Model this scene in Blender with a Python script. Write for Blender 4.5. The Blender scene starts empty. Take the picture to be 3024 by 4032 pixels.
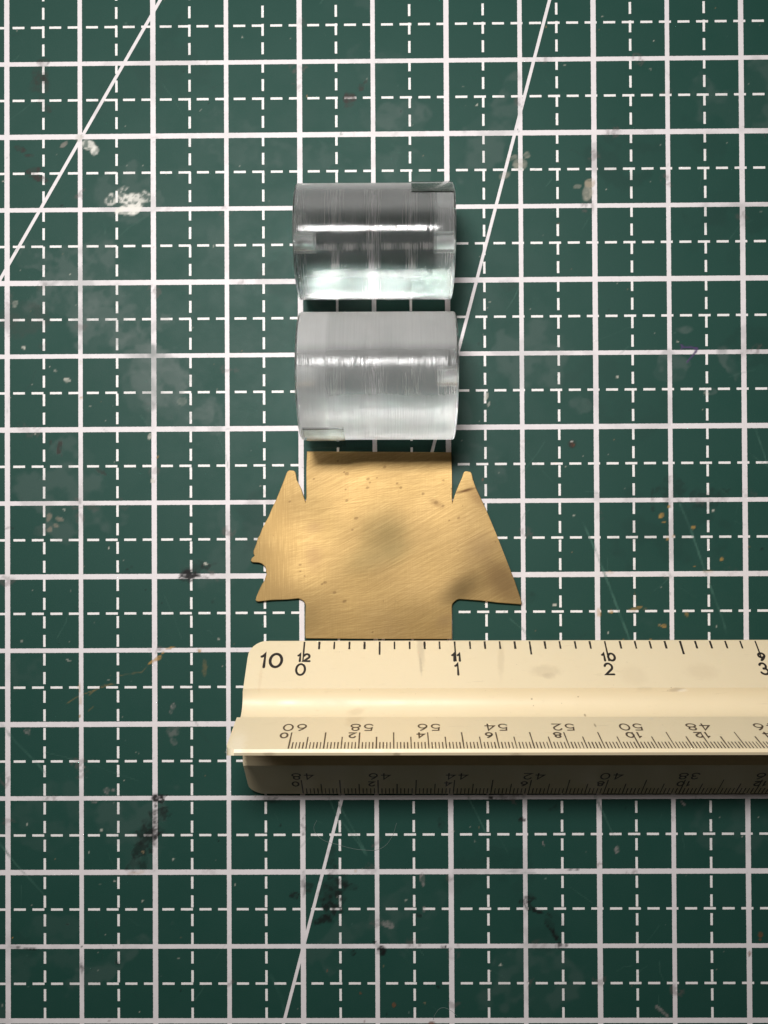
import bpy, bmesh, math, random
import numpy as np
from mathutils import Vector, Matrix, Euler

I = 0.0254                       # everything below is written in inches; I turns it into metres
scene = bpy.context.scene
COL = scene.collection
random.seed(4)

# ------------------------------------------------------------------ camera
CAM_LOC = Vector((0.104, -0.122, 5.748))
CAM_ROT = Euler((0.00881, 0.00765, -0.00538), 'XYZ')
FPX = 3340.0                     # focal length in pixels of the 3024 x 4032 frame
cam_d = bpy.data.cameras.new('camera')
cam_d.sensor_fit = 'VERTICAL'
cam_d.sensor_height = 36.0
cam_d.sensor_width = 27.0
cam_d.lens = FPX / 4032.0 * 36.0
cam_d.clip_start = 0.002
cam_d.clip_end = 10.0
cam = bpy.data.objects.new('camera', cam_d)
cam.location = CAM_LOC * I
cam.rotation_euler = CAM_ROT
COL.objects.link(cam)
scene.camera = cam
CAM_M = CAM_ROT.to_matrix()


def at(u, v, h=0.0):
    """Point (inches) at height h seen at pixel u, v of the 3024 x 4032 photograph."""
    d = CAM_M @ Vector(((u - 1512) / FPX, -(v - 2016) / FPX, -1.0))
    t = (h - CAM_LOC.z) / d.z
    return CAM_LOC + d * t


# ------------------------------------------------------------------ light
world = bpy.data.worlds.new('World')
scene.world = world
world.use_nodes = True
wb = world.node_tree.nodes['Background']
wb.inputs['Color'].default_value = (1.0, 0.86, 0.68, 1)
wb.inputs['Strength'].default_value = 0.02


def area_lamp(name, loc, target, size, size_y, watts, color):
    ld = bpy.data.lights.new(name, 'AREA')
    ld.shape = 'ELLIPSE'
    ld.size = size * I
    ld.size_y = size_y * I
    ld.energy = watts
    ld.color = color
    o = bpy.data.objects.new(name, ld)
    o.location = Vector(loc) * I
    o.rotation_euler = (Vector(target) - Vector(loc)).to_track_quat('-Z', 'Y').to_euler()
    COL.objects.link(o)
    return o


area_lamp('desk_lamp_light', (-0.75, 2.70, 7.0), (0, -.2, 0), 2.3, 1.2, 0.435, (1.0, 0.975, 0.955))
area_lamp('added_fill_light', (-8.0, 7.0, 11.0), (0, .5, 0), 9.0, 7.0, 0.27, (1.0, 0.965, 0.91))  # unseen soft fill, added to lighten the top and left

scene.view_settings.view_transform = 'Standard'
scene.view_settings.look = 'None'
scene.view_settings.exposure = 0.0
scene.view_settings.gamma = 1.0
scene.render.engine = 'CYCLES'
cy = scene.cycles
cy.max_bounces = 18
cy.transmission_bounces = 16
cy.glossy_bounces = 8
cy.diffuse_bounces = 4
cy.caustics_refractive = True
cy.caustics_reflective = True
cy.sample_clamp_indirect = 60.0
cy.adaptive_threshold = 0.004
cy.adaptive_min_samples = 64
cy.denoising_prefilter = 'ACCURATE'
cy.blur_glossy = 0.05
cy.use_denoising = True


# ------------------------------------------------------------------ node helpers
class NT:
    def __init__(self, name):
        self.m = bpy.data.materials.new(name)
        self.m.use_nodes = True
        self.t = self.m.node_tree
        self.b = self.t.nodes['Principled BSDF']
        tc = self.t.nodes.new('ShaderNodeTexCoord')
        mp = self.n('ShaderNodeVectorMath', operation='SCALE')
        self.t.links.new(tc.outputs['Object'], mp.inputs[0])
        mp.inputs['Scale'].default_value = 1 / I
        self.P = mp.outputs[0]          # object coordinates in inches
        sx = self.n('ShaderNodeSeparateXYZ')
        self.l(self.P, sx.inputs[0])
        self.x, self.y, self.z = sx.outputs

    def n(self, kind, **k):
        nd = self.t.nodes.new(kind)
        for a, b in k.items():
            setattr(nd, a, b)
        return nd

    def l(self, a, b):
        if isinstance(a, (int, float)):
            b.default_value = a
        elif isinstance(a, (tuple, list)):
            b.default_value = tuple(a) + ((1,) if len(b.default_value) == 4 and len(a) == 3 else ())
        else:
            self.t.links.new(a, b)

    def mth(self, op, a, b=0.0, c=0.0, clamp=False):
        nd = self.n('ShaderNodeMath', operation=op)
        nd.use_clamp = clamp
        for i, v in enumerate((a, b, c)):
            self.l(v, nd.inputs[i])
        return nd.outputs[0]

    def step(self, v, lo, hi):
        nd = self.n('ShaderNodeMapRange')
        nd.interpolation_type = 'SMOOTHSTEP'
        self.l(v, nd.inputs[0])
        nd.inputs[1].default_value = lo
        nd.inputs[2].default_value = hi
        return nd.outputs[0]

    def lin(self, v, lo, hi, a, b):
        nd = self.n('ShaderNodeMapRange')
        self.l(v, nd.inputs[0])
        for i, w in enumerate((lo, hi, a, b)):
            nd.inputs[1 + i].default_value = w
        return nd.outputs[0]

    def mix(self, f, a, b):
        nd = self.n('ShaderNodeMix', data_type='RGBA')
        self.l(f, nd.inputs[0])
        self.l(a, nd.inputs[6])
        self.l(b, nd.inputs[7])
        return nd.outputs[2]

    def noise(self, scale, detail=3.0, rough=0.55, stretch=(1, 1, 1), rot=0.0, off=(0, 0, 0)):
        mp = self.n('ShaderNodeMapping')
        mp.vector_type = 'TEXTURE'
        self.l(self.P, mp.inputs[0])
        mp.inputs[1].default_value = off
        mp.inputs[2].default_value = (0, 0, rot)
        mp.inputs[3].default_value = stretch
        nd = self.n('ShaderNodeTexNoise')
        self.l(mp.outputs[0], nd.inputs['Vector'])
        nd.inputs['Scale'].default_value = scale
        nd.inputs['Detail'].default_value = detail
        nd.inputs['Roughness'].default_value = rough
        return nd.outputs[0]

    def ellipse(self, c, rx, ry, rot=0.0, wob=0.0, ns=12.0, soft=0.5):
        mp = self.n('ShaderNodeMapping')
        mp.vector_type = 'TEXTURE'
        self.l(self.P, mp.inputs[0])
        mp.inputs[1].default_value = (c[0], c[1], 0)
        mp.inputs[2].default_value = (0, 0, rot)
        mp.inputs[3].default_value = (rx, ry, 1e6)
        ln = self.n('ShaderNodeVectorMath', operation='LENGTH')
        self.l(mp.outputs[0], ln.inputs[0])
        d = ln.outputs['Value']
        if wob:
            d = self.mth('ADD', d, self.mth('MULTIPLY', self.mth('SUBTRACT', self.noise(ns, 4), 0.5), wob))
        return self.step(d, 1.0 + soft * .5, 1.0 - soft * .5 - .02)

    def bump(self, h, strength, dist):
        nd = self.n('ShaderNodeBump')
        nd.inputs['Strength'].default_value = strength
        nd.inputs['Distance'].default_value = dist * I
        self.l(h, nd.inputs['Height'])
        return nd

    def set(self, **k):
        for a, v in k.items():
            self.l(v, self.b.inputs[a.replace('_', ' ')])


def obj(name, verts, faces, mat, parent=None, smooth=False, label=None):
    me = bpy.data.meshes.new(name)
    me.from_pydata([tuple(c * I for c in v) for v in verts], [], faces)
    me.update()
    if smooth:
        me.polygons.foreach_set('use_smooth', [True] * len(me.polygons))
    if mat:
        me.materials.append(mat)
    o = bpy.data.objects.new(name, me)
    COL.objects.link(o)
    if parent:
        o.parent = parent
    if label:
        o['label'] = label
    return o


def tag(o, label, cat, group=None):
    o['label'] = label
    o['category'] = cat
    if group:
        o['group'] = group


# ------------------------------------------------------------------ cutting mat
def vnoise(x, y, scale, seed):
    g = np.random.RandomState(seed).rand(128, 128)
    x = x * scale + 40.3
    y = y * scale + 51.7
    xi = np.floor(x).astype(int)
    yi = np.floor(y).astype(int)
    fx = x - xi
    fy = y - yi
    fx = fx * fx * (3 - 2 * fx)
    fy = fy * fy * (3 - 2 * fy)
    a = g[xi % 128, yi % 128]
    b = g[(xi + 1) % 128, yi % 128]
    c = g[xi % 128, (yi + 1) % 128]
    d = g[(xi + 1) % 128, (yi + 1) % 128]
    return (a * (1 - fx) + b * fx) * (1 - fy) + (c * (1 - fx) + d * fx) * fy


def fbm(x, y, scale, seed, octs=4):
    s = 0
    w = 0
    for k in range(octs):
        s = s + vnoise(x, y, scale * 2 ** k, seed + k) * .55 ** k
        w += .55 ** k
    return s / w


def sstep(a, b, v):
    t = np.clip((v - a) / (b - a), 0, 1)
    return t * t * (3 - 2 * t)


STEP = 0.01
gx = np.concatenate([np.linspace(-6.0, -2.9, 6)[:-1], np.arange(-2.9, 3.0, STEP), np.linspace(3.0, 6.5, 6)])
gy = np.concatenate([np.linspace(-9.0, -3.8, 8)[:-1], np.arange(-3.8, 3.6, STEP), np.linspace(3.6, 9.0, 8)])
GX, GY = np.meshgrid(gx, gy, indexing='ij')
STAIN = np.zeros(GX.shape + (4,))        # dirt colour and cover
PX = 1 / 580.0                           # one photograph pixel on the mat, in inches


def window(cx, cy_, r):
    i0, i1 = np.searchsorted(gx, [cx - r, cx + r])
    j0, j1 = np.searchsorted(gy, [cy_ - r, cy_ + r])
    return slice(i0, i1), slice(j0, j1)


def lay(w, a, col):
    s = STAIN[w]
    a = np.clip(a, 0, 1)
    na = a + s[..., 3] * (1 - a)
    for k in range(3):
        s[..., k] = np.where(na > 1e-5, (col[k] * a + s[..., k] * s[..., 3] * (1 - a)) / np.maximum(na, 1e-5), s[..., k])
    s[..., 3] = na


seed_n = [10]


def blob(u, v, ru, rv, ang, col, al, wob=0.9, ns=9.0, grain=0.5, gs=30.0):
    """Irregular patch of dirt or paint."""
    seed_n[0] += 7
    sd = seed_n[0]
    c = at(u, v)
    ru *= PX
    rv *= PX
    w = window(c.x, c.y, max(ru, rv) * 1.9 + .03)
    x = GX[w] - c.x
    y = GY[w] - c.y
    a = math.radians(ang)
    xr = (x * math.cos(a) + y * math.sin(a)) / ru
    yr = (-x * math.sin(a) + y * math.cos(a)) / rv
    d = np.hypot(xr, yr) + (fbm(GX[w], GY[w], ns, sd) - .5) * wob * 2
    m = sstep(1.06, .76, d)
    g = fbm(GX[w], GY[w], gs, sd + 3, 3)
    m = m * (1 - grain + grain * sstep(.38, .6, g))
    lay(w, m * al, col)


def streak(pts, wpx, col, al, grain=0.4, gs=14.0, fade=True):
    """Scratch or brushed mark along a polyline of photograph pixels."""
    seed_n[0] += 7
    sd = seed_n[0]
    p = np.array([[at(*q).x, at(*q).y] for q in pts])
    c = p.mean(0)
    w = window(c[0], c[1], np.abs(p - c).max() + wpx * PX * 2 + .05)
    x, y = GX[w], GY[w]
    best = np.full(x.shape, 9.0)
    tt = np.zeros(x.shape)
    L = 0
    segs = np.linalg.norm(np.diff(p, axis=0), axis=1)
    tot = segs.sum()
    for k in range(len(p) - 1):
        d = p[k + 1] - p[k]
        t = np.clip(((x - p[k, 0]) * d[0] + (y - p[k, 1]) * d[1]) / (d @ d), 0, 1)
        e = np.hypot(x - p[k, 0] - t * d[0], y - p[k, 1] - t * d[1])
        tt = np.where(e < best, (L + t * segs[k]) / tot, tt)
        best = np.minimum(best, e)
        L += segs[k]
    hw = max(wpx * PX * .5, .0045)
    m = sstep(hw * 1.5, hw * .4, best + (vnoise(x, y, gs * 2, sd + 1) - .5) * hw * .7)
    m = m * (1 - grain + grain * sstep(.35, .62, fbm(x, y, gs, sd, 3)))
    if fade:
        m = m * sstep(0, .12, tt) * sstep(1, .88, tt)
    lay(w, m * al * min(1.0, wpx * PX / .008 + .25), col)


WHITE = (.70, .68, .62)
BEIGE = (.36, .33, .27)
GREY = (.11, .14, .13)
BROWN = (.030, .018, .016)
RUST = (.16, .055, .02)
BLACK = (.006, .006, .006)
OCHRE = (.42, .24, .06)
CUTG = (.05, .13, .10)
PURPLE = (.07, .04, .12)
# worn, greyed area left of the rods
for a in ((330, 1060, 130, 120, 0, .30), (420, 1280, 150, 110, -20, .34), (560, 1400, 120, 150, 20, .30), (640, 1520, 90, 120, 30, .36),
          (720, 1600, 110, 70, -30, .30), (300, 1180, 170, 80, 0, .26), (820, 1640, 80, 50, -30, .26), (470, 1120, 90, 110, 10, .2),
          (480, 760, 150, 110, 0, .2), (1560, 460, 110, 60, 10, .22), (1200, 620, 160, 60, 0, .12), (2640, 1430, 60, 60, 0, .3),
          (2860, 1430, 40, 80, 20, .34), (2700, 1300, 45, 30, 0, .34), (2320, 1600, 70, 40, 0, .2), (2800, 1540, 30, 16, 0, .3),
          (130, 1010, 60, 50, 0, .26), (1020, 1010, 200, 120, 0, .1), (900, 560, 180, 120, 0, .1)):
    blob(a[0], a[1], a[2], a[3], a[4], GREY, a[5] * 1.05, wob=1.1, ns=5, grain=.75, gs=11)
blob(90, 1260, 130, 90, 0, (.05, .045, .04), .3, grain=.6, gs=9)
# big soft light and dark areas of wear
for k in range(46):
    rr = random.Random(900 + k)
    blob(rr.uniform(0, 3024), rr.uniform(0, 4032), rr.uniform(60, 220), rr.uniform(50, 160), rr.uniform(0, 180),
         GREY if rr.random() < .6 else (.006, .022, .018), rr.uniform(.08, .24), wob=1.2, ns=4, grain=.8, gs=8)
# dried white glue
blob(372, 590, 16, 18, 0, WHITE, .9, grain=.6)
blob(345, 575, 36, 22, -25, WHITE, .75, wob=.7, grain=.75, gs=40)
blob(312, 540, 14, 14, 0, BEIGE, .7)
blob(500, 785, 62, 30, -18, WHITE, .85, wob=.8, grain=.85, gs=34)
blob(500, 828, 58, 22, 12, WHITE, .95, wob=.7, grain=.55, gs=34)
blob(560, 780, 44, 28, 10, WHITE, .7, wob=.9, grain=.9, gs=40)
blob(440, 790, 40, 24, 20, WHITE, .6, wob=.9, grain=.9, gs=40)
blob(480, 745, 24, 12, 20, WHITE, .6, wob=1, grain=.9, gs=40)
# beige glue residue
blob(2050, 650, 34, 30, 30, BEIGE, .55, wob=.8, grain=.4)
blob(2075, 612, 16, 14, 0, BEIGE, .4)
blob(2010, 625, 26, 10, 20, BEIGE, .35)
blob(2310, 765, 26, 42, -15, BEIGE, .75, wob=.6, grain=.4)
blob(2322, 722, 18, 16, 0, (.42, .34, .25), .6)
blob(2275, 735, 22, 12, 10, BEIGE, .3)
blob(1985, 690, 24, 14, 30, BEIGE, .35)
for u, v, r, q in ((190, 2035, 13, 20), (235, 2045, 22, 10), (195, 2085, 12, 13), (220, 2070, 13, 8)):
    blob(u, v, r, q, -20, (.19, .17, .13), .75, wob=.8, grain=.3)
blob(160, 2090, 60, 40, 0, (.07, .09, .08), .3)
# brown and black smears
for a in ((160, 290, 30, 45, 0, .4), (175, 245, 22, 16, 0, .55), (150, 340, 40, 36, 0, .3), (180, 330, 12, 40, 10, .5), (180, 425, 26, 14, -40, .4), (165, 395, 14, 22, 0, .4),
          (82, 588, 22, 8, -15, .7), (110, 612, 24, 8, -5, .7), (128, 675, 30, 14, 8, .8), (165, 705, 30, 12, -10, .8), (135, 695, 24, 8, 0, .5),
          (1375, 385, 26, 20, 10, .8), (1378, 405, 22, 18, 60, .5), (1425, 345, 12, 14, 0, .6), (1440, 322, 14, 8, 40, .4),
          (235, 1765, 13, 26, -15, .75), (200, 1740, 8, 14, 0, .45), (395, 1855, 24, 8, -30, .5), (245, 1795, 6, 14, 0, .5), (25, 620, 6, 8, 0, .7),
          (1270, 960, 30, 24, 0, .1)):
    blob(a[0], a[1], a[2], a[3], a[4], BROWN, a[5], wob=.9, ns=14, grain=.6, gs=40)
for a in ((740, 2262, 42, 16, 0, .95), (735, 2278, 40, 11, -8, .9), (780, 2270, 44, 10, -10, .8), (722, 2258, 22, 18, 0, .85), (805, 2232, 18, 12, 10, .7), (765, 2240, 60, 26, 15, .35),
          (625, 3145, 26, 18, 10, .95), (650, 3132, 18, 8, 0, .8), (612, 3170, 14, 16, 0, .8),
          (610, 3240, 14, 50, 0, .8), (614, 3310, 14, 40, 0, .8), (600, 3250, 42, 90, -28, .55), (560, 3330, 40, 80, -28, .6), (640, 3190, 40, 22, 20, .5),
          (570, 3390, 26, 40, -25, .5), (530, 3400, 20, 50, -25, .28),
          (1320, 3470, 40, 50, 10, .6), (1310, 3560, 44, 50, -20, .8), (1275, 3615, 40, 20, 10, .8), (1360, 3490, 40, 24, 0, .6), (1155, 3525, 16, 14, 0, .8),
          (1195, 3500, 8, 60, 0, .5), (1295, 3510, 40, 60, 0, .35), (1195, 3250, 8, 40, 0, .6), (1215, 3495, 16, 30, 0, .5), (1310, 3390, 20, 50, 0, .3),
          (2070, 3540, 34, 22, 0, .75), (2078, 3565, 12, 20, 0, .7), (2120, 3590, 40, 12, -20, .85), (2165, 3640, 18, 26, 40, .8), (2195, 3690, 14, 34, 25, .85), (2205, 3725, 20, 12, 0, .8),
          (1650, 3600, 14, 24, 20, .7), (1500, 3740, 20, 20, 0, .9), (1745, 3728, 14, 7, 0, .95), (1490, 3728, 10, 40, 40, .8),
          (2055, 3228, 12, 9, 0, .8), (2180, 3180, 30, 12, 20, .35), (1960, 3140, 60, 9, -10, .55), (1930, 3140, 12, 8, 0, .9), (1740, 3250, 12, 24, 20, .5), (1080, 3150, 40, 10, 0, .5),
          (110, 3735, 60, 9, -5, .65), (320, 3810, 10, 30, 5, .5), (322, 3800, 8, 40, 0, .4), (265, 3640, 8, 6, 0, .6), (465, 3785, 10, 16, 0, .6), (112, 3156, 5, 5, 0, .9),
          (2250, 3425, 30, 4, 5, .8), (2570, 1960, 9, 60, 0, .35), (3000, 2160, 6, 8, 0, .8), (2620, 1960, 10, 20, 30, .3), (2780, 1960, 90, 40, 0, .3), (2050, 2350, 60, 30, 0, .2),
          (2650, 1930, 60, 60, 0, .3), (2000, 1120, 40, 22, 0, .2), (30, 2080, 20, 6, 0, .4), (85, 1965, 5, 12, 0, .4), (1390, 3750, 9, 9, 0, .9), (322, 3727, 5, 4, 0, .95)):
    blob(a[0], a[1], a[2], a[3], a[4], BLACK, min(.97, a[5] * 1.02), wob=1.0, ns=16, grain=.7, gs=42)
# ochre paint
for a in ((620, 2592, 14, 8, 20, .7), (600, 2605, 20, 6, 25, .7), (640, 2570, 14, 6, 40, .6), (670, 2552, 18, 4, 10, .7), (783, 2562, 10, 8, 0, .9), (806, 2630, 10, 50, 0, .16),
          (313, 2820, 6, 6, 0, .9), (312, 2720, 5, 24, 0, .5), (318, 2760, 6, 20, 0, .35), (620, 1800, 10, 7, 20, .5), (320, 1567, 5, 5, 0, .8),
          (2632, 1996, 12, 9, 20, .95), (2604, 2030, 12, 9, 45, .8), (2614, 2056, 6, 4, 0, .7), (2730, 2077, 8, 6, 10, .6), (2628, 2122, 8, 7, 0, .8), (2652, 2112, 7, 6, 0, .5),
          (2840, 2201, 12, 9, 20, .75), (2735, 2230, 6, 4, 0, .5), (2400, 2255, 18, 5, 0, .35), (2405, 2409, 10, 7, -5, .8), (2358, 2412, 9, 18, 5, .5), (2500, 2400, 40, 9, 5, .4),
          (2520, 2390, 16, 6, 10, .5), (2615, 2465, 12, 9, -10, .7), (2595, 2462, 10, 10, 0, .4), (2703, 2420, 10, 12, 0, .4), (2790, 2250, 20, 5, 0, .3), (2560, 2520, 7, 6, 0, .8), (2455, 2520, 5, 5, 0, .7),
          (1400, 3430, 9, 9, 0, .4), (545, 3435, 40, 7, 5, .3), (2950, 2155, 6, 6, 0, .4), (2498, 2350, 8, 30, 0, .25), (48, 3692, 4, 4, 0, .8)):
    blob(a[0], a[1], a[2], a[3], a[4], OCHRE, a[5], wob=.8, ns=20, grain=.45, gs=46)
streak(((255, 2775), (310, 2740), (420, 2700), (460, 2690)), 4, OCHRE, .3, .85)
streak(((345, 2740), (400, 2700), (445, 2690)), 4, OCHRE, .22, .85)
streak(((600, 2600), (560, 2645), (470, 2660), (455, 2650)), 4, OCHRE, .2, .85)
streak(((345, 2802), (370, 2780)), 5, OCHRE, .35, .6)
for a in ((1700, 4030, 12, 10, .9), (1551, 3956, 8, 12, .7), (1418, 3911, 6, 6, .7), (1288, 3822, 5, 5, .6), (2995, 3680, 14, 16, .75), (2950, 3755, 7, 14, .8), (360, 540, 10, 5, .0),
          (2254, 1752, 10, 11, .8), (1902, 1888, 5, 5, .8), (1434, 4021, 5, 7, .6), (2993, 3700, 8, 6, .6), (430, 4020, 6, 5, .5)):
    blob(a[0], a[1], a[2], a[3], 0, RUST, a[4], wob=.5, ns=22, grain=.3)
blob(2252, 1748, 18, 17, 0, (.02, .014, .012), .75, wob=.4)
blob(2252, 1738, 5, 5, 0, WHITE, .8, wob=.2)  # highlight on the rust dent, painted as a white dot
blob(252, 570, 18, 7, 40, (.3, .25, .22), .5)
# pinkish scuffs and paint chips at the bottom
for a in ((420, 3118, 18, 16, 0, .6), (445, 3110, 16, 10, 0, .5), (372, 3155, 14, 7, 0, .5), (1525, 3640, 30, 16, 0, .45), (1663, 3460, 10, 30, 10, .55), (1670, 3580, 6, 12, 0, .5),
          (2692, 3165, 16, 8, -50, .8), (2428, 3343, 10, 16, 0, .6), (2137, 3318, 5, 14, 20, .7), (2610, 3985, 34, 8, -40, .5), (2652, 3225, 6, 9, 0, .5),
          (110, 2880, 14, 12, 0, .35), (290, 2860, 14, 12, 0, .35), (690, 2880, 28, 24, 0, .25), (685, 2915, 16, 16, 0, .2), (680, 2780, 12, 12, 0, .6), (672, 2800, 8, 12, 0, .3)):
    blob(a[0], a[1], a[2], a[3], a[4], (.30, .26, .25), a[5], wob=.9, ns=18, grain=.7, gs=44)
for a in ((590, 1720, 8, 18, .6), (600, 1895, 10, 9, .7), (265, 1495, 14, 10, .6), (218, 1460, 9, 8, .4), (1915, 1560, 8, 20, .7), (1925, 1590, 6, 12, .6), (92, 1368, 9, 8, .9), (60, 1195, 12, 18, .3),
          (2430, 1483, 9, 6, .7), (2668, 1345, 5, 5, .6), (850, 2215, 0.1, 0.1, 0), (810, 2220, 7, 7, 1), (430, 2157, 5, 6, .9), (85, 2525, 8, 9, .4), (860, 2518, 6, 7, .6),
          (2184, 2382, 7, 7, .9), (2808, 2010, 7, 7, .9), (270, 2600, 12, 4, .5), (718, 1583, 18, 16, .14), (2780, 1550, 14, 8, .3)):
    blob(a[0], a[1], a[2], a[3], -20, (.55, .53, .46), a[4], wob=.6, ns=22, grain=.4, gs=44)
# purple ink tick
streak(((2680, 1357), (2692, 1368), (2720, 1367), (2745, 1372), (2738, 1388), (2705, 1425)), 8, PURPLE, .95, .25, fade=False)
streak(((2682, 1374), (2690, 1362)), 8, PURPLE, .8, .2, fade=False)
# knife cuts
for pts, w_, al in ((((2290, 2045), (2350, 2180), (2400, 2310), (2472, 2500), (2490, 2560)), 10, .75), (((2652, 1925), (2720, 2085), (2790, 2290), (2850, 2450), (2866, 2520)), 10, .7),
                    (((2972, 1680), (3030, 1850)), 9, .6), (((1288, 3128), (1320, 3200), (1410, 3320), (1450, 3380)), 8, .65), (((1312, 3128), (1370, 3230), (1450, 3370)), 8, .6),
                    (((1838, 3128), (1880, 3210), (1918, 3290)), 8, .7), (((2335, 3120), (2370, 3190), (2425, 3310)), 9, .7), (((-10, 2835), (60, 2920), (150, 3010), (190, 3060)), 11, .6),
                    (((-10, 3310), (60, 3400), (180, 3530)), 9, .7), (((2000, 2430), (2060, 2480), (2100, 2530)), 7, .5), (((2570, 2330), (2610, 2300), (2640, 2270)), 5, .35),
                    (((2050, 1870), (2120, 1780), (2150, 1730)), 4, .25), (((220, 2520), (260, 2450), (270, 2400)), 4, .4), (((170, 2960), (290, 2990)), 5, .5), (((340, 3000), (440, 3040), (560, 3080)), 5, .4),
                    (((85, 3480), (82, 3570)), 4, .35), (((2240, 3490), (2340, 3560)), 5, .4), (((2050, 3380), (2080, 3470)), 4, .3), (((1060, 3830), (1110, 3930), (1120, 3990)), 14, .2),
                    (((2130, 280), (2180, 360), (2250, 380)), 5, .2), (((1940, 3820), (1990, 3850)), 4, .2), (((1650, 3735), (1670, 3765)), 6, .5), (((2885, 650), (2950, 690)), 5, .3), (((1990, 3430), (2120, 3440)), 4, .3),
                    (((2680, 3250), (2700, 3370)), 4, .25), (((2590, 3915), (2600, 3975)), 4, .4), (((500, 3610), (550, 3650)), 4, .2), (((1540, 560), (1590, 620)), 5, .15)):
    streak(pts, w_, CUTG, al, .65, 16)
# random hairline cuts and specks
rr = random.Random(77)
for k in range(170):
    u, v = rr.uniform(0, 3024), rr.uniform(0, 4032)
    a = rr.choice((rr.gauss(1.0, .25), rr.gauss(2.2, .3), rr.uniform(0, 3.1)))
    L = rr.choice((20, 30, 50, 90, 160)) * rr.uniform(.6, 1.3)
    b = rr.gauss(0, .12)
    du, dv = math.cos(a) * L / 2, math.sin(a) * L / 2
    streak(((u - du, v - dv), (u + dv * b, v - du * b), (u + du, v + dv)), rr.uniform(2, 4), CUTG if rr.random() < .6 else (.02, .04, .035), rr.uniform(.12, .5), .6)
for k in range(330):
    u, v = rr.uniform(0, 3024), rr.uniform(0, 4032)
    s = rr.choice((2.5, 3, 3.5, 4, 5, 6.5)) * rr.uniform(.8, 1.2)
    t = rr.random()
    c = (.55, .55, .47) if t < .6 else BLACK if t < .8 else (.3, .22, .12) if t < .9 else (.12, .2, .17)
    blob(u, v, max(s, 3.2), max(s * rr.uniform(.5, 1), 3.2), rr.uniform(0, 180), c, rr.uniform(.2, .85) * min(1, s / 4.5), wob=.4, ns=30, grain=.2)
for k in range(90):        # grey rub marks on the printed lines
    i = rr.randint(-5, 5)
    if rr.random() < .5:
        p = (i * .5 + rr.gauss(0, .01), rr.uniform(-3.4, 3.3))
    else:
        p = (rr.uniform(-2.5, 2.6), rr.randint(-6, 6) * .5 + rr.gauss(0, .01))
    w = window(p[0], p[1], .09)
    d = np.hypot((GX[w] - p[0]) / .05, (GY[w] - p[1]) / .04) + (fbm(GX[w], GY[w], 18, k + 300) - .5) * 2
    lay(w, sstep(1.1, .5, d) * sstep(.4, .62, fbm(GX[w], GY[w], 45, k + 500, 2)) * rr.uniform(.15, .5), (.10, .08, .075))

nx, ny = len(gx), len(gy)
nv = nx * ny
co = np.zeros((nv + 2 * (nx + ny) - 4, 3))
co[:nv, 0] = GX.ravel()
co[:nv, 1] = GY.ravel()
idx = np.arange(nv).reshape(nx, ny)
ring = np.concatenate([idx[:, 0], idx[-1, 1:], idx[-2::-1, -1], idx[0, -2:0:-1]])
low = nv + np.arange(len(ring))
co[low] = co[ring]
co[low, 2] = -0.12
q = np.stack([idx[:-1, :-1], idx[1:, :-1], idx[1:, 1:], idx[:-1, 1:]], -1).reshape(-1, 4)
rn = np.roll(ring, -1)
ln = np.roll(low, -1)
q = np.concatenate([q, np.stack([ring, low, ln, rn], -1)])
co *= I
me = bpy.data.meshes.new('cutting_mat')
me.vertices.add(len(co))
me.vertices.foreach_set('co', co.ravel())
loops = np.concatenate([q.ravel(), low[::-1]])
me.loops.add(len(loops))
me.loops.foreach_set('vertex_index', loops)
starts = np.concatenate([np.arange(len(q)) * 4, [len(q) * 4]])
totals = np.concatenate([np.full(len(q), 4), [len(low)]])
me.polygons.add(len(starts))
me.polygons.foreach_set('loop_start', starts)
me.polygons.foreach_set('loop_total', totals)
me.update(calc_edges=True)
ca = me.attributes.new('dirt', 'FLOAT_COLOR', 'POINT')
full = np.zeros((len(co), 4), np.float32)
full[:nv] = STAIN.reshape(-1, 4)
ca.data.foreach_set('color', full.ravel())
mat_o = bpy.data.objects.new('cutting_mat', me)
COL.objects.link(mat_o)
tag(mat_o, 'stained green cutting mat printed with white grid lines, under all the other objects', 'cutting mat')

M = NT('green_mat_vinyl')


def tri(v, period, offset=0.0):
    """Distance from v to the nearest multiple of period (plus offset)."""
    return M.mth('PINGPONG', M.mth('ADD', v, 40 * period - offset), period * .5)


def below(v, w):
    return M.mth('LESS_THAN', v, w)


wn = M.mth('MULTIPLY', M.mth('SUBTRACT', M.noise(90, 2), .5), .004)      # ragged print edge
xw = M.mth('ADD', M.x, wn)
yw = M.mth('ADD', M.y, wn)
solid = 0.0
for c in (xw, yw):
    a = below(tri(c, 1.0, .5), .0176)       # thick lines, one per inch
    b = below(tri(c, 1.0, 0.0), .0150)
    a = M.mth('MAXIMUM', a, b)
    solid = a if solid == 0.0 else M.mth('MAXIMUM', solid, a)
dashv = M.mth('MULTIPLY', below(tri(xw, .5, .25), .0081), below(tri(yw, .1259, 3.094 - 3.021), .0405))
dashh = M.mth('MULTIPLY', below(tri(yw, .5, .25), .0078), below(tri(xw, .1259, -.0276), .0405))
dash = M.mth('MAXIMUM', dashv, dashh)
pa, pb = at(459, 300), at(2163.7, 0)
pc = at(1115.6, 4032)
for p, dv in ((pa, Vector((math.cos(math.radians(60)), math.sin(math.radians(60))))), (pb, (pb - pc).to_2d().normalized())):
    d = M.mth('ABSOLUTE', M.mth('ADD', M.mth('MULTIPLY', xw, dv[1]), M.mth('ADD', M.mth('MULTIPLY', yw, -dv[0]), -(p.x * dv[1] - p.y * dv[0]))))
    solid = M.mth('MAXIMUM', solid, below(d, .0108))
fine = M.noise(160, 2)
cloud = M.noise(1.3, 5, .6)
hair = M.noise(30, 4, .7, (1, .06, 1), .6)
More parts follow.
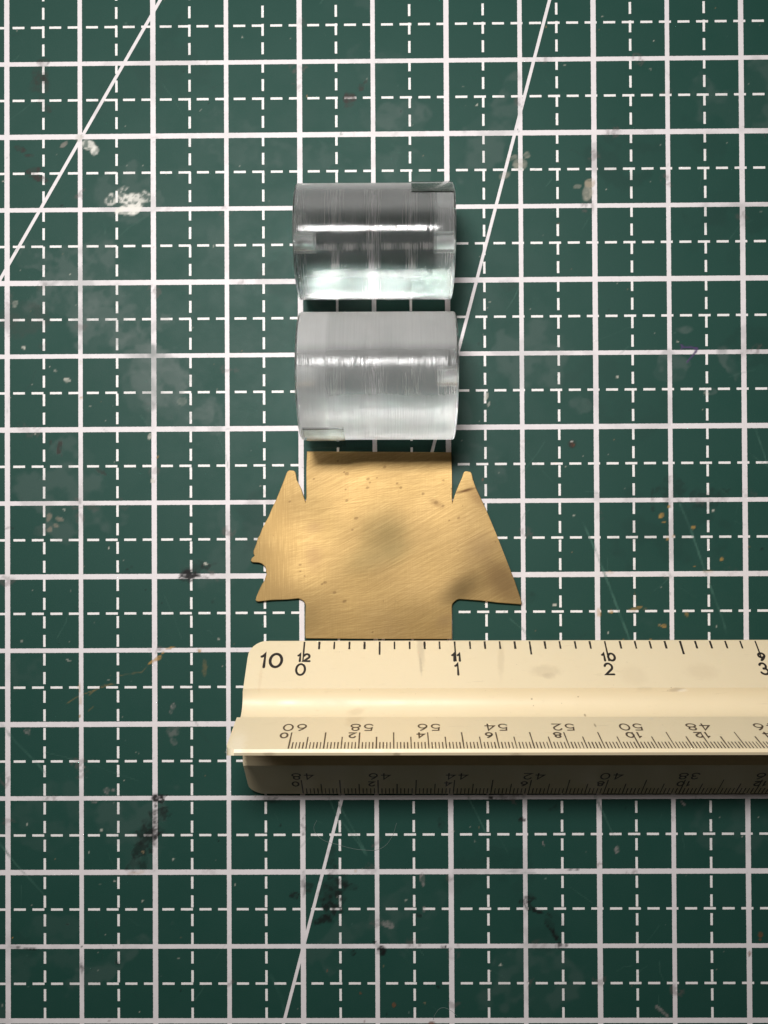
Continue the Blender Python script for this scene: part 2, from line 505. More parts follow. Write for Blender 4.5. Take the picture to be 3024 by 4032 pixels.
green = M.mix(cloud, (.0095, .050, .0375), (.0135, .060, .046))
green = M.mix(M.step(fine, .45, .9), green, (.02, .055, .045))
wear = M.mth('MULTIPLY', M.step(M.noise(40, 4, .75), .60, .72), M.step(M.noise(2.2, 3), .42, .62))
line = M.mix(M.noise(14, 4), (.775, .725, .735), (.66, .62, .625))
line = M.mix(M.mth('MULTIPLY', wear, .55), line, (.22, .22, .21))
line = M.mix(M.mth('MULTIPLY', M.step(hair, .66, .74), .35), line, (.2, .2, .19))
base = M.mix(solid, M.mix(dash, green, (.80, .77, .755)), line)
at_n = M.n('ShaderNodeAttribute', attribute_name='dirt')
base = M.mix(at_n.outputs['Alpha'], base, at_n.outputs['Color'])
lm = M.mth('MAXIMUM', solid, dash)
hgt = M.mth('ADD', M.mth('MULTIPLY', fine, .5), M.mth('ADD', M.mth('MULTIPLY', lm, .25), M.mth('MULTIPLY', at_n.outputs['Alpha'], .35)))
bp = M.bump(hgt, .35, .004)
M.set(Base_Color=base, Roughness=M.lin(M.noise(4, 5, .65), .3, .7, .50, .64), Specular_IOR_Level=.26)
M.l(bp.outputs[0], M.b.inputs['Normal'])
me.materials.append(M.m)

# ------------------------------------------------------------------ clear rods
def acrylic(name, frost, sanded, patch, deep, relief):
    """Turned clear acrylic: rough glass with a share of fine surface haze; patch = (x0, x1, y0, y1) kept clear by the tab."""
    g = NT(name)
    g1 = g.noise(95, 2, .7, (1, 40, 40))
    g2 = g.noise(36, 3, .6, (1, 10, 10))
    zone = g.step(g.noise(2.6, 3, .6, (1, 1.5, 1.5), 0, (1.3, .2, .7)), .36, .62)
    gb = g.bump(g.mth('ADD', g1, g.mth('MULTIPLY', g2, .6)), relief, .006)
    g.set(Base_Color=(.97, .985, .985), Transmission_Weight=1.0, IOR=1.46, Roughness=g.lin(zone, 0, 1, deep[0], deep[1]), Specular_IOR_Level=.85)
    g.l(gb.outputs[0], g.b.inputs['Normal'])
    di = g.n('ShaderNodeBsdfDiffuse')
    tr = g.n('ShaderNodeBsdfTranslucent')
    for nd in (di, tr):
        nd.inputs['Color'].default_value = (.97, .97, .97, 1)
    hz = g.n('ShaderNodeMixShader')
    hz.inputs[0].default_value = .55
    g.t.links.new(di.outputs[0], hz.inputs[1])
    g.t.links.new(tr.outputs[0], hz.inputs[2])
    lines = g.step(g1, .30, .75)
    f = g.mth('MULTIPLY', g.lin(zone, 0, 1, frost[0], frost[1]), g.lin(lines, 0, 1, .85, 1.1))
    for x0, x1, y0, y1, amt in sanded:
        w = g.mth('MULTIPLY', g.mth('MULTIPLY', g.step(g.x, x0, x0 + .05), g.step(g.x, x1, x1 - .03)), g.mth('MULTIPLY', g.step(g.y, y0 - .06, y0 + .06), g.step(g.y, y1 + .06, y1 - .06)))
        f = g.mth('ADD', f, g.mth('MULTIPLY', w, amt))
    px0, px1, py0, py1 = patch
    w = g.mth('MULTIPLY', g.mth('MULTIPLY', g.step(g.x, px0 - .004, px0 + .004), g.step(g.x, px1 + .004, px1 - .004)), g.mth('MULTIPLY', g.step(g.y, py0 - .004, py0 + .004), g.step(g.y, py1 + .004, py1 - .004)))
    f = g.mth('MULTIPLY', f, g.mth('SUBTRACT', 1.0, g.mth('MULTIPLY', w, .6)), clamp=True)
    mx = g.n('ShaderNodeMixShader')
    g.l(f, mx.inputs[0])
    g.t.links.new(g.b.outputs[0], mx.inputs[1])
    g.t.links.new(hz.outputs[0], mx.inputs[2])
    out = [n for n in g.t.nodes if n.type == 'OUTPUT_MATERIAL'][0]
    g.t.links.new(mx.outputs[0], out.inputs[0])
    return g


GE = NT('sawn_clear_acrylic')
GE.set(Base_Color=(.95, .965, .965), Transmission_Weight=1.0, IOR=1.49, Roughness=.32)
gb2 = GE.bump(GE.noise(60, 3), .3, .006)
GE.l(gb2.outputs[0], GE.b.inputs['Normal'])


GT = NT('clear_tab')
GT.set(Base_Color=(.80, .86, .82), Transmission_Weight=1.0, IOR=1.49, Roughness=.06)


def make_rod(edge_far, edge_near, x0px, x1px, hx, rot, hole_r, hole_d, tab, label, skin):
    # two sight lines touch the round: solve centre and radius of a cylinder that lies on the mat
    def ray(v):
        p = at(1480, v)
        return math.atan2(p.y - CAM_LOC.y, CAM_LOC.z)
    a0, a1 = ray(edge_far), ray(edge_near)
    mid, half = (a0 + a1) / 2, (a0 - a1) / 2
    dd = (CAM_LOC.z - .002) / (math.cos(mid) + math.sin(half))
    r = dd * math.sin(half)
    yc = CAM_LOC.y + dd * math.sin(mid)
    z = r + .002
    xa, xb = at(x0px, 1, hx).x, at(x1px, 1, hx).x
    L = xb - xa
    ch = .012
    prof = [(hole_d, 0), (hole_d, hole_r), (0, hole_r), (0, r - ch), (ch * .3, r - ch * .3), (ch, r)]
    seq = [(p[0] - L / 2, p[1]) for p in prof]
    body = [(t, r) for t in np.linspace(-L / 2 + ch, L / 2 - ch, 9)[1:-1]]
    seq = seq + body + [(-a, b) for a, b in seq[::-1]]
    n = 96
    verts, faces = [], []
    rings = []
    for a, b in seq:
        if b == 0:
            rings.append([len(verts)])
            verts.append((a, 0, 0))
        else:
            rings.append(list(range(len(verts), len(verts) + n)))
            verts += [(a, b * math.cos(2 * math.pi * k / n), b * math.sin(2 * math.pi * k / n)) for k in range(n)]
    endf = []
    for i in range(len(rings) - 1):
        A, B = rings[i], rings[i + 1]
        flat = i < 5 or i >= len(rings) - 6
        for k in range(n):
            k2 = (k + 1) % n
            if len(A) == 1:
                faces.append((A[0], B[k2], B[k]))
            elif len(B) == 1:
                faces.append((A[k], A[k2], B[0]))
            else:
                faces.append((A[k], A[k2], B[k2], B[k]))
            endf.append(1 if flat else 0)
    print('rod', round(r, 4), round(yc, 4), round(xa, 3), round(xb, 3), round(L, 3))
    root = bpy.data.objects.new('clear_rod', None)
    root.empty_display_size = .005
    COL.objects.link(root)
    root.location = ((xa + xb) / 2 * I, yc * I, 0)
    root.rotation_euler = (0, 0, rot)
    o = obj('rod_body', verts, faces, skin(L, r).m, root)
    o.location = (0, 0, z * I)
    o.data.materials.append(GE.m)
    o.data.polygons.foreach_set('material_index', endf)
    o.data.polygons.foreach_set('use_smooth', [True] * len(faces))
    o.data.set_sharp_from_angle(angle=math.radians(32))
    bm = bmesh.new()
    bm.from_mesh(o.data)
    bmesh.ops.recalc_face_normals(bm, faces=bm.faces)
    bm.to_mesh(o.data)
    bm.free()
    # small clear locating tab let into one corner
    tx0, tx1, a0, a1, tail = tab(L, r)       # angles from the top, positive towards the ruler
    ang = list(np.linspace(math.radians(a0), math.radians(a1), 13))
    inner = [(-(r + .001) * math.sin(a), (r + .001) * math.cos(a)) for a in ang]
    outer = [(-(r + .007) * math.sin(a), (r + .007) * math.cos(a)) for a in ang]
    d = Vector((inner[-1][0] - inner[-2][0], inner[-1][1] - inner[-2][1])).normalized()
    d = (d * .25 + Vector((-math.copysign(1, a1), -.25)) * .75).normalized()
    inner.append((inner[-1][0] + d.x * tail, inner[-1][1] + d.y * tail))
    outer.append((outer[-1][0] + d.x * tail, outer[-1][1] + d.y * tail))
    prof2 = inner + outer[::-1]
    m_ = len(prof2)
    tv = [(xx, p[0], p[1] + z) for xx in (tx0, tx1) for p in prof2]
    tf = [(i, (i + 1) % m_, m_ + (i + 1) % m_, m_ + i) for i in range(m_)]
    h_ = m_ // 2
    for base in (0, m_):
        tf += [(base + i, base + i + 1, base + m_ - 2 - i, base + m_ - 1 - i) for i in range(h_ - 1)]
    t = obj('tab', tv, tf, GT.m, root)
    bm = bmesh.new()
    bm.from_mesh(t.data)
    bmesh.ops.recalc_face_normals(bm, faces=bm.faces[:])
    bm.to_mesh(t.data)
    bm.free()
    tag(root, label, 'acrylic rod', 'clear acrylic rods')
    return root


make_rod(720, 1181, 1153, 1787, .62, -.004, .045, .115,
         lambda L, r: (L / 2 - .265, L / 2 - .01, -36, -74, .006),
         'shorter clear acrylic rod with a bright white lower edge, farther from the brass plate',
         lambda L, r: acrylic('clear_turned_acrylic', (.008, .02), ((-L, L, r * .74, r * 1.1, .26), (-L, L, r * .22, r * 1.1, .17), (L / 2 - .14, L, -r, r, .12)), (L / 2 - .265, L / 2 - .01, r * .58, r * 1.1), (.09, .13), .42))
make_rod(1227, 1732, 1163, 1792, .66, -.003, .042, .10,
         lambda L, r: (-L / 2 + .025, -L / 2 + .275, 61, 96, .05),
         'fatter cloudy grey acrylic rod right above the brass plate',
         lambda L, r: acrylic('hazy_turned_acrylic', (.06, .10), ((-L, L, r * .24, r * 1.1, .34), (-L, L, -r * 1.1, r * .02, .10), (-L, L, -r * 1.1, -r * .42, .15), (-L, -L / 2 + .2, -r, r, .10)), (-L / 2 + .025, -L / 2 + .275, -r * 1.1, -r * .86), (.17, .21), .6))

# ------------------------------------------------------------------ brass plate
B = NT('scratched_brass')
s1 = B.noise(60, 3, .7, (.012, 1, 1), math.radians(88))
s2 = B.noise(46, 3, .7, (1, .02, 1), math.radians(100))
s3 = B.noise(70, 3, .7, (1, .015, 1), math.radians(75))
a1 = B.noise(120, 3, .75, (26, .8, 1), math.radians(8))
a2 = B.noise(130, 3, .75, (30, .8, 1), math.radians(28))
a3 = B.noise(120, 3, .75, (.8, 24, 1), 0.0, (3, 1, 0))
zone = B.noise(1.7, 3)
left = B.step(B.x, -.45, -.7)
scr = B.mth('ADD', B.mth('MULTIPLY', a1, B.lin(zone, .4, .6, 1, .3)), B.mth('MULTIPLY', a2, B.lin(zone, .4, .6, .3, 1)))
scr = B.mth('ADD', B.mth('MULTIPLY', scr, B.lin(left, 0, 1, 1, .35)), B.mth('MULTIPLY', a3, B.lin(left, 0, 1, .25, 1.4)))
warp = B.noise(1.15, 1, .4, (1, 1, 1), 0, (1.65, .95, 0))
tint = B.noise(2.2, 4, .6)
bc = B.mix(tint, (.57, .395, .155), (.49, .345, .165))
bc = B.mix(B.mth('MULTIPLY', B.step(scr, .48, .95), .62), bc, (.30, .19, .075))


def brass_px(u, v):
    p = at(950 + u * .7233, 1750 + v * .7233, .034)
    return p


TARN_REFLECTION = [(790, 480, 110, 120, 35, (.27, .21, .09), .5, .5), (740, 610, 140, 60, 15, (.40, .31, .14), .4, .6), (1195, 790, 95, 55, 30, (.25, .17, .075), .7, .7), (1420, 740, 110, 60, -60, (.34, .215, .10), .6, .8),  # centre patches: dark phone reflection painted into the brass colour; the others are tarnish
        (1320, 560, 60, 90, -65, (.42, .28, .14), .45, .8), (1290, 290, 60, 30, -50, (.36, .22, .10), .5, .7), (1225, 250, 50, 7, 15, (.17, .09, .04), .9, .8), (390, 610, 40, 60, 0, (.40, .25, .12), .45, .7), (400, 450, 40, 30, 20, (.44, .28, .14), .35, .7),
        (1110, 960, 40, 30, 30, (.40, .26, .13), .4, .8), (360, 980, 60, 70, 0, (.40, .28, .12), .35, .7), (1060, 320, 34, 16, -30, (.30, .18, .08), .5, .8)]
for u, v, ru, rv, an, c, al, wb_ in TARN_REFLECTION:
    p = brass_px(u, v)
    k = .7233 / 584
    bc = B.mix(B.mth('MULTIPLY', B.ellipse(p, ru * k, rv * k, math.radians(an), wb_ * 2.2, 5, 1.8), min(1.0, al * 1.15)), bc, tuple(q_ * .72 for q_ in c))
SPECKS = [(575, 160, 8), (780, 122, 7), (690, 188, 7), (700, 208, 5), (687, 235, 7), (738, 182, 4), (575, 305, 6), (568, 245, 4), (868, 235, 6), (848, 212, 5), (990, 268, 6), (1100, 195, 5), (625, 402, 8), (1060, 316, 8), (1098, 335, 6),
          (1183, 400, 6), (1132, 414, 4), (605, 465, 5), (395, 188, 5), (264, 311, 5), (562, 854, 8), (455, 752, 7), (440, 760, 5), (508, 806, 7), (320, 655, 6), (322, 690, 4), (345, 716, 4), (525, 90, 5), (715, 1022, 4), (1180, 577, 3), (1385, 530, 4), (1145, 240, 5), (560, 150, 4)]
for u, v, r_ in SPECKS:
    p = brass_px(u, v)
    k = .7233 / 584 * r_ * 1.15
    bc = B.mix(B.mth('MULTIPLY', B.ellipse(p, k * 1.25, k * .9, .4, .9, 60, .9), .55), bc, (.17, .10, .045))
pit = B.mth('MULTIPLY', B.step(B.noise(42, 2, .5), .70, .77), B.step(B.noise(3, 2), .48, .6))
bc = B.mix(B.mth('MULTIPLY', pit, .6), bc, (.24, .15, .07))
bb = B.bump(scr, .17, .003)
bb2 = B.bump(warp, 1.0, .07)
B.l(bb.outputs[0], bb2.inputs['Normal'])
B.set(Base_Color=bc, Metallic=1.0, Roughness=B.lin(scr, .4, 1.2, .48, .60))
B.l(bb2.outputs[0], B.b.inputs['Normal'])
OUT = [(357, 38), (750, 40), (1143, 42), (1146, 150), (1147, 235), (1148, 280), (1150, 312), (1160, 285), (1178, 235), (1203, 178), (1208, 160), (1214, 149), (1224, 145), (1248, 149), (1254, 157), (1258, 170), (1263, 195), (1282, 245), (1330, 345), (1385, 480), (1440, 620), (1490, 745), (1525, 850),
       (1528, 862), (1523, 871), (1400, 862), (1300, 850), (1187, 842), (1174, 846), (1160, 857), (1150, 868), (1147, 885), (1146, 960), (1148, 1060), (750, 1058), (350, 1056), (347, 1040), (349, 950), (350, 880), (347, 866), (340, 854), (325, 843), (310, 839), (250, 843), (160, 848), (92, 856), (80, 853), (77, 846), (82, 832), (100, 785), (112, 762), (125, 742), (137, 705), (133, 690), (135, 680), (128, 665),
       (112, 650), (95, 644), (60, 642), (50, 634), (56, 620), (71, 607), (66, 595), (66, 580), (82, 540), (88, 512), (100, 495), (112, 462), (121, 445), (150, 390), (165, 352), (190, 300), (230, 200), (245, 158), (252, 146), (262, 141), (285, 143), (293, 150), (297, 165), (302, 195), (316, 222), (325, 240), (338, 280), (349, 310), (354, 290), (355, 150)]
bm = bmesh.new()
ctr = brass_px(750, 550)
vs = [bm.verts.new(((brass_px(u, v).x - ctr.x) * I, (brass_px(u, v).y - ctr.y) * I, .032 * I)) for u, v in OUT]
f = bm.faces.new(vs)
bmesh.ops.recalc_face_normals(bm, faces=[f])
if f.normal.z < 0:
    f.normal_flip()
ex = bmesh.ops.extrude_face_region(bm, geom=[f])
for v in [g for g in ex['geom'] if isinstance(g, bmesh.types.BMVert)]:
    v.co.z = .034 * I
for v in vs:
    v.co.z = .002 * I
top = [g for g in ex['geom'] if isinstance(g, bmesh.types.BMFace)][0]
bmesh.ops.bevel(bm, geom=list(top.edges), offset=.004 * I, segments=2, affect='EDGES', profile=.6)
bm.faces.ensure_lookup_table()
bmesh.ops.recalc_face_normals(bm, faces=bm.faces[:])
pm = bpy.data.meshes.new('brass_plate')
bm.to_mesh(pm)
bm.free()
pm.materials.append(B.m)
plate = bpy.data.objects.new('brass_plate', pm)
COL.objects.link(plate)
# keep the stain coordinates in mat space: the mesh is shifted, not the object
for v in pm.vertices:
    v.co.x += ctr.x * I
    v.co.y += ctr.y * I
tag(plate, 'flat scratched brass plate with two pointed side wings, one wing chipped, beside the ruler', 'brass plate')

# ------------------------------------------------------------------ triangular scale ruler
INK = NT('black_ink')
ink = INK.mix(INK.step(INK.noise(70, 3, .7), .58, .72), (.018, .014, .012), (.09, .065, .045))
INK.set(Base_Color=ink, Roughness=.5)
INKF = NT('thin_brown_ink')
INKF.set(Base_Color=INKF.mix(INKF.noise(60, 3), (.03, .02, .014), (.13, .085, .05)), Roughness=.5)

TIPR, W0, FL, TAPER = .585, .017, .38, math.radians(15)
CZ = TIPR * .5 + W0 * math.cos(math.radians(30)) + .002
tipA0, tipA1 = at(1100, 2527.5, .03), at(2950, 2523.5, .03)
ANG = math.atan2(tipA1.y - tipA0.y, tipA1.x - tipA0.x)
yA = tipA0.y + (0 - tipA0.x) * math.tan(ANG)             # far tip line at x = 0
YC = yA - TIPR * math.cos(math.radians(30))              # centroid line
R = NT('cream_ruler_plastic')
rb = R.mix(R.noise(2.5, 4), (.78, .66, .445), (.755, .635, .42))
rb = R.mix(R.mth('MULTIPLY', R.step(R.noise(26, 4, .7, (3, 1, 1)), .60, .78), .16), rb, (.42, .32, .19))
rb = R.mix(R.mth('MULTIPLY', R.step(R.noise(55, 2), .76, .79), .6), rb, (.22, .15, .08))
for u, v, h_, rx, ry, an, c_, al_ in ((1658, 2560, .15, .022, .09, 4, (.30, .25, .18), .5), (1657, 2625, .2, .008, .05, 4, (.25, .2, .14), .5), (1975, 2600, .18, .02, .09, -8, (.45, .35, .22), .4),
        (2150, 2642, .22, .09, .03, 0, (.46, .36, .23), .45), (2160, 2660, .24, .04, .015, 0, (.35, .26, .16), .35), (2662, 2714, .3, .045, .012, 5, (.35, .27, .19), .7), (2690, 2718, .31, .03, .009, 5, (.95, .9, .78), .6),
        (2100, 2759, .36, .006, .005, 0, (.1, .06, .03), .9), (2323, 2834, .5, .006, .005, 0, (.1, .06, .03), .9), (2281, 2746, .33, .005, .004, 0, (.15, .1, .05), .8), (1310, 2775, .36, .14, .02, 0, (.50, .40, .27), .35),
        (1400, 2810, .4, .05, .018, 10, (.5, .38, .22), .5), (1060, 2966, .88, .035, .012, 0, (.2, .13, .08), .6), (1560, 2968, .88, .02, .012, 0, (.12, .08, .05), .7), (2030, 2968, .88, .03, .010, 0, (.25, .17, .1), .5),
        (935, 2940, .82, .05, .05, 30, (.92, .86, .72), .5), (1025, 2665, .24, .01, .09, 0, (.6, .42, .22), .3), (2500, 2660, .26, .08, .05, 0, (.55, .43, .27), .3), (2760, 2640, .2, .1, .04, 0, (.55, .43, .27), .35), (2540, 2710, .3, .05, .012, 0, (.5, .4, .26), .35)):
    p_ = at(u, v, h_)
    rb = R.mix(R.mth('MULTIPLY', R.ellipse((p_.x, p_.y - YC), rx, ry, math.radians(an), .9, 30, 1.0), al_ * .6), rb, c_)
hs = R.step(R.noise(40, 3, .7, (12, 1, 1), .06), .64, .74)
rb = R.mix(R.mth('MULTIPLY', hs, .22), rb, (.50, .39, .25))
R.set(Base_Color=rb, Roughness=R.lin(R.noise(9, 4), .3, .7, .38, .52), Specular_IOR_Level=.5, Subsurface_Weight=.06, Subsurface_Radius=(.006, .004, .002), Subsurface_Scale=.05)
rbp = R.bump(R.noise(24, 4, .6, (4, 1, 1)), .08, .006)
R.l(rbp.outputs[0], R.b.inputs['Normal'])
ruler = bpy.data.objects.new('triangular_ruler', None)
ruler.empty_display_size = .01
COL.objects.link(ruler)
ruler.location = (0, YC * I, 0)
ruler.rotation_euler = (0, 0, ANG)
XL, XR = -.852, 11.9
ARMS = {'far': math.radians(-30), 'apex': math.radians(90), 'near': math.radians(210)}   # in the (y, z) plane, z up


def arm_pt(phi, s, side):
    """Point on an arm's facet, s from the tip along the facet; side +1 is anticlockwise."""
    rad = TIPR - s * math.cos(TAPER)
    off = (W0 + s * math.sin(TAPER)) * side
    return (rad * math.cos(phi) - off * math.sin(phi), CZ + rad * math.sin(phi) + off * math.cos(phi))


S_LIST = [0, .004, .012, .025, .045, .07, .1, .14, .2, .28, .36, .374, .38]


def inset(phi_name, s):
    rc = .05 if phi_name == 'apex' else .125
    e = .004
    if s < rc:
        e += rc - math.sqrt(max(rc * rc - (rc - s) ** 2, 0))
    return e


loop, tagx = [], []
centre_ids = []
names = ['far', 'apex', 'near']
arms_idx = {}
for ai, nm in enumerate(names):
    phi = ARMS[nm]
    nxt = ARMS[names[(ai + 1) % 3]]
    low_i, up_i = [], []
    # clockwise-side facet walked inwards->tip, rounded tip, then the other facet tip->inwards
    for s in S_LIST[::-1]:
        p = arm_pt(phi, s, -1)
        if s == 0:
            p = arm_pt(phi, .003, -1)
        low_i.append(len(loop))
        loop.append(p)
        tagx.append(inset(nm, s))
    tp = (TIPR + .006)
    tip_i = len(loop)
    loop.append((tp * math.cos(phi), CZ + tp * math.sin(phi)))
    tagx.append(inset(nm, 0))
    for s in S_LIST:
        p = arm_pt(phi, s, 1)
        if s == 0:
            p = arm_pt(phi, .003, 1)
        up_i.append(len(loop))
        loop.append(p)
        tagx.append(inset(nm, s))
    arms_idx[nm] = (low_i[::-1], up_i, tip_i)
    centre_ids.append(up_i[-1])
    # step down and concave flute to the next arm
    p0 = Vector(arm_pt(phi, FL, 1))
    p1 = Vector(arm_pt(nxt, FL, -1))
    c0 = Vector((0, CZ))
    chord = p1 - p0
    nrm = (c0 - (p0 + p1) / 2).normalized()
    sag = .105
    rg = ((chord.length / 2) ** 2 + sag ** 2) / (2 * sag)
    half = math.asin(chord.length / 2 / rg)
    for k in range(1, 18):
        aa = -half + 2 * half * k / 18
        t = .5 + rg * math.sin(aa) / chord.length
        dip = rg * math.cos(aa) - (rg - sag)
        p = p0 + chord * t + nrm * dip
        centre_ids.append(len(loop))
        loop.append((p.x, p.y))
        tagx.append(.0)
    centre_ids.append(len(loop))       # next arm's inner end (wraps)
centre_ids = [c % len(loop) for c in centre_ids]
nL = len(loop)
xs = [None, .2, .6, 1.5, 3, 6, 9, 11.8]
verts, faces = [], []
for k, xv in enumerate(xs):
    for (yy, zz), ins in zip(loop, tagx):
        xx = XL + ins if k == 0 else xv
        if k == len(xs) - 1:
            xx = XR - ins
        verts.append((xx, yy, zz))
for k in range(len(xs) - 1):
    for i in range(nL):
        j = (i + 1) % nL
        faces.append((k * nL + i, k * nL + j, (k + 1) * nL + j, (k + 1) * nL + i))
for base, flip in ((0, False), ((len(xs) - 1) * nL, True)):
    for nm in names:
        lo, up, tip = arms_idx[nm]
        faces.append((base + lo[0], base + tip, base + up[0]))
        for i in range(len(lo) - 1):
            faces.append((base + lo[i], base + up[i], base + up[i + 1], base + lo[i + 1]))
    faces.append([base + c for c in centre_ids])
body = obj('body', verts, faces, R.m, ruler, smooth=True)
bm = bmesh.new()
bm.from_mesh(body.data)
bmesh.ops.recalc_face_normals(bm, faces=bm.faces[:])
bm.to_mesh(body.data)
bm.free()
body.data.set_sharp_from_angle(angle=math.radians(24))


# ---- single-stroke numerals, drawn in a unit-high box
def arc(cx, cy_, rx, ry, a0, a1, n=14):
    return [(cx + rx * math.cos(math.radians(a0 + (a1 - a0) * k / n)), cy_ + ry * math.sin(math.radians(a0 + (a1 - a0) * k / n))) for k in range(n + 1)]


DIG = {
    '0': ([arc(.42, .5, .40, .5, 0, 360, 26)], .84),
    '1': ([[(.0, .80), (.12, .86), (.22, 1.0), (.22, 0)]], .26),
    '2': ([arc(.36, .68, .33, .32, 165, -35, 14) + [(.30, .22), (.02, 0), (.74, 0)]], .74),
    '3': ([arc(.34, .74, .28, .26, 160, -90, 12), arc(.34, .25, .34, .27, 90, -160, 14)], .70),
    '4': ([[(.58, 0), (.58, 1.0), (.0, .28), (.80, .28)]], .80),
    '5': ([[(.68, 1.0), (.16, 1.0), (.09, .56)] + arc(.36, .33, .37, .33, 125, -150, 16)], .74),
    '6': ([[(.58, 1.0), (.30, .78), (.07, .46)] + arc(.40, .31, .36, .31, 155, -205, 22)], .78),
    '7': ([[(.0, 1.0), (.70, 1.0), (.24, 0)]], .72),
    '8': ([arc(.40, .75, .29, .25, 90, 450, 20), arc(.40, .26, .39, .26, 90, 450, 22)], .80),
    '9': ([arc(.40, .69, .36, .31, -25, 335, 22)[::-1], [(.73, .56), (.50, .22), (.22, 0)]], .78),
}


def ribbon(pl, w):
    vs_, fs = [], []
    n = len(pl)
    closed = (Vector(pl[0]) - Vector(pl[-1])).length < 1e-4
    for i, p in enumerate(pl):
        a = Vector(pl[i - 1]) if i else (Vector(pl[-2]) if closed else Vector(p))
        b = Vector(pl[i + 1]) if i < n - 1 else (Vector(pl[1]) if closed else Vector(p))
        t0 = (Vector(p) - a)
        t1 = (b - Vector(p))
        t0 = t0.normalized() if t0.length > 1e-9 else t1.normalized()
        t1 = t1.normalized() if t1.length > 1e-9 else t0
        m = (t0 + t1)
        m = m.normalized() if m.length > 1e-6 else t0
        k = 1 / max(m.dot(t0), .45)
        nn = Vector((-m.y, m.x)) * w * .5 * k
        vs_ += [(p[0] + nn.x, p[1] + nn.y), (p[0] - nn.x, p[1] - nn.y)]
        if i:
            q0 = 2 * (i - 1)
            fs.append((q0, q0 + 1, q0 + 3, q0 + 2))
    if not closed:            # round caps
        for end, s in ((0, -1), (n - 1, 1)):
            p = Vector(pl[end])
            o2 = Vector(pl[1] if end == 0 else pl[-2])
            d = (p - o2).normalized()
            nrm2 = Vector((-d.y, d.x))
            c = len(vs_)
            pts = [p + nrm2 * w * .5 * math.cos(a) + d * w * .5 * math.sin(a) for a in np.linspace(0, math.pi, 6)]
            vs_ += [(q_.x, q_.y) for q_ in pts]
            fs.append(tuple(range(c, c + 6)))
    return vs_, fs


def facet_frame(arm, side):
    phi = ARMS[arm]
    p0 = Vector((0,) + arm_pt(phi, 0, side))
    p1 = Vector((0,) + arm_pt(phi, FL, side))
    d = (p1 - p0).normalized()
    nrm = Vector((1, 0, 0)).cross(d)
    cen = Vector((0, TIPR * .5 * math.cos(phi), CZ + TIPR * .5 * math.sin(phi)))
    if nrm.dot(p0 - cen) < 0:
        nrm = -nrm
    return p0, d, nrm


def on_facet(fr, x, s, lift=.0012):
    p = fr[0] + fr[1] * s + fr[2] * lift
    return (x, p.y, p.z)


def numeral(text, fr, xc, s_c, h, wk, stroke, sgn, mat, gap=.24):
    """text read along sgn*x with its top towards the facet's tip; one mesh per number."""
    tot = 0
    lay_ = []
    for chx in text:
        st, w = DIG[chx]
        lay_.append((st, tot))
        tot += w * wk + gap
    tot -= gap
    V, F = [], []
    for kk, (st, o0) in enumerate(lay_):
        for si, pl in enumerate(st):
            v2, f2 = ribbon([((o0 + p[0] * wk - tot / 2) * h, (p[1] - .5) * h) for p in pl], stroke)
            c = len(V)
            lift = .0012 + .00012 * (si + kk)
            V += [on_facet(fr, xc + sgn * a, s_c - b, lift) for a, b in v2]
            F += [tuple(c + i for i in ff) for ff in f2]
    return obj('numeral', V, F, mat, ruler)


def marks(fr, items, mat, jit=.0):
    V, F = [], []
    rj = random.Random(5)
    for x, s0, s1, w in items:
        x += rj.gauss(0, jit)
        w *= rj.uniform(.85, 1.15)
        n = 4
        c = len(V)
        for k in range(n + 1):
            s = s0 + (s1 - s0) * k / n
            ww = w * .5 * rj.uniform(.82, 1.1)
            V += [on_facet(fr, x - ww, s, .0009), on_facet(fr, x + ww, s, .0009)]
        F += [(c + 2 * k, c + 2 * k + 1, c + 2 * k + 3, c + 2 * k + 2) for k in range(n)]
    o = obj('graduation_marks', V, F, mat, ruler)
    o['kind'] = 'stuff'
    return o


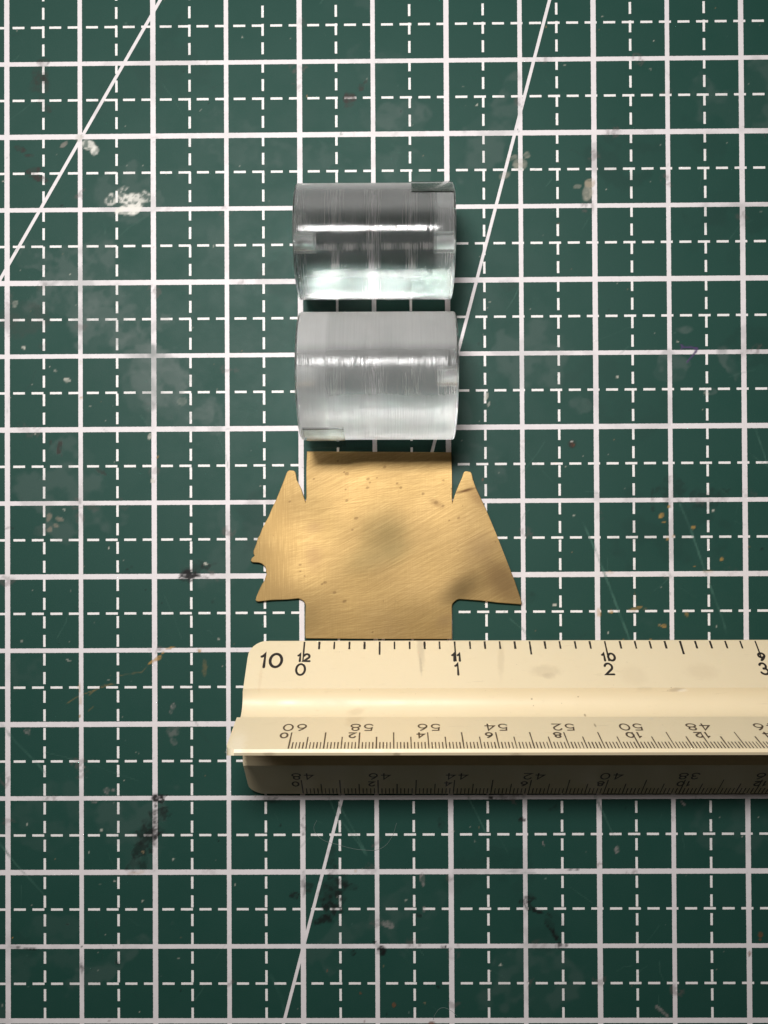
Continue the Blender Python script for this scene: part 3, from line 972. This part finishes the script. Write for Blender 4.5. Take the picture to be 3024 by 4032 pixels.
Z0, UNIT = -.478, 1.006
fr = facet_frame('far', 1)
items = []
for k in range(0, 121):
    s1 = .172 if k % 10 == 0 else .118 if k % 5 == 0 else .072
    items.append((Z0 + k * UNIT / 10, .010, s1, .0130 if k % 10 else .0100))
marks(fr, items, INK.m, .0012)
numeral('10', fr, -.686, .162, .104, .92, .0190, 1, INK.m, gap=.30)
for k in range(0, 13):
    x = Z0 + k * UNIT
    numeral(str(12 - k), fr, x + .004, .140, .056, .95, .0155, 1, INK.m, gap=.40)
    numeral(str(k), fr, x - (.012 if k != 1 else -.004), .234, .085, .84, .0150, 1, INK.m)
for arm, side, div, top_v, sb, sl, z0, extent in (('apex', -1, 50, 60, .252, .158, -.488, 300), ('near', -1, 40, 48, .240, .140, -.490, 240)):
    fr = facet_frame(arm, side)
    items = []
    u = UNIT / div
    for k in range(0, extent + 1):
        s1 = .192 if k % 10 == 0 else .140 if k % 5 == 0 else .080
        items.append((z0 + k * u, .008, s1, .0072 if k % 5 else .0080))
    marks(fr, items, INKF.m, .0003)
    for k in range(0, extent + 1, 20):
        x = z0 + k * u
        big = str(top_v - k // 10)
        numeral(big, fr, x + (.012 if len(big) > 1 else 0), sb, .074, .92, .0105, -1, INKF.m, gap=.36)
        sm = str(k // 10)
        numeral(sm, fr, x - .042 if len(sm) == 1 else x, sl, .056, .90, .0120, -1, INKF.m, gap=.26 if len(sm) == 1 else .45)
tag(ruler, 'cream plastic three-sided scale ruler with black graduations, lying below the brass plate', 'ruler')

# ------------------------------------------------------------------ loose fibres on the mat
FB = NT('pale_fibre')
FB.set(Base_Color=(.20, .25, .23), Roughness=.7)


def fibre(pts, label):
    cv = bpy.data.curves.new('fibre', 'CURVE')
    cv.dimensions = '3D'
    cv.bevel_depth = .0009 * I
    cv.bevel_resolution = 0
    sp = cv.splines.new('BEZIER')
    sp.bezier_points.add(len(pts) - 1)
    for b, (u, v) in zip(sp.bezier_points, pts):
        b.co = Vector((at(u, v).x, at(u, v).y, .003)) * I
        b.handle_left_type = b.handle_right_type = 'AUTO'
    tmp = bpy.data.objects.new('tmp', cv)
    COL.objects.link(tmp)
    dg = bpy.context.evaluated_depsgraph_get()
    m2 = bpy.data.meshes.new_from_object(tmp.evaluated_get(dg))
    bpy.data.objects.remove(tmp)
    m2.name = 'fibre'
    m2.materials.clear()
    m2.materials.append(FB.m)
    o = bpy.data.objects.new('fibre', m2)
    COL.objects.link(o)
    tag(o, label, 'fibre')


fibre(((1247, 3230), (1236, 3262), (1262, 3300), (1330, 3325), (1430, 3346), (1500, 3340), (1540, 3300), (1562, 3240)), 'long pale hair-thin fibre curling on the mat just below the ruler')
fibre(((1705, 4015), (1715, 3990), (1738, 3968), (1770, 3975), (1800, 4000)), 'short bent pale fibre on the mat at the bottom edge of the photo')
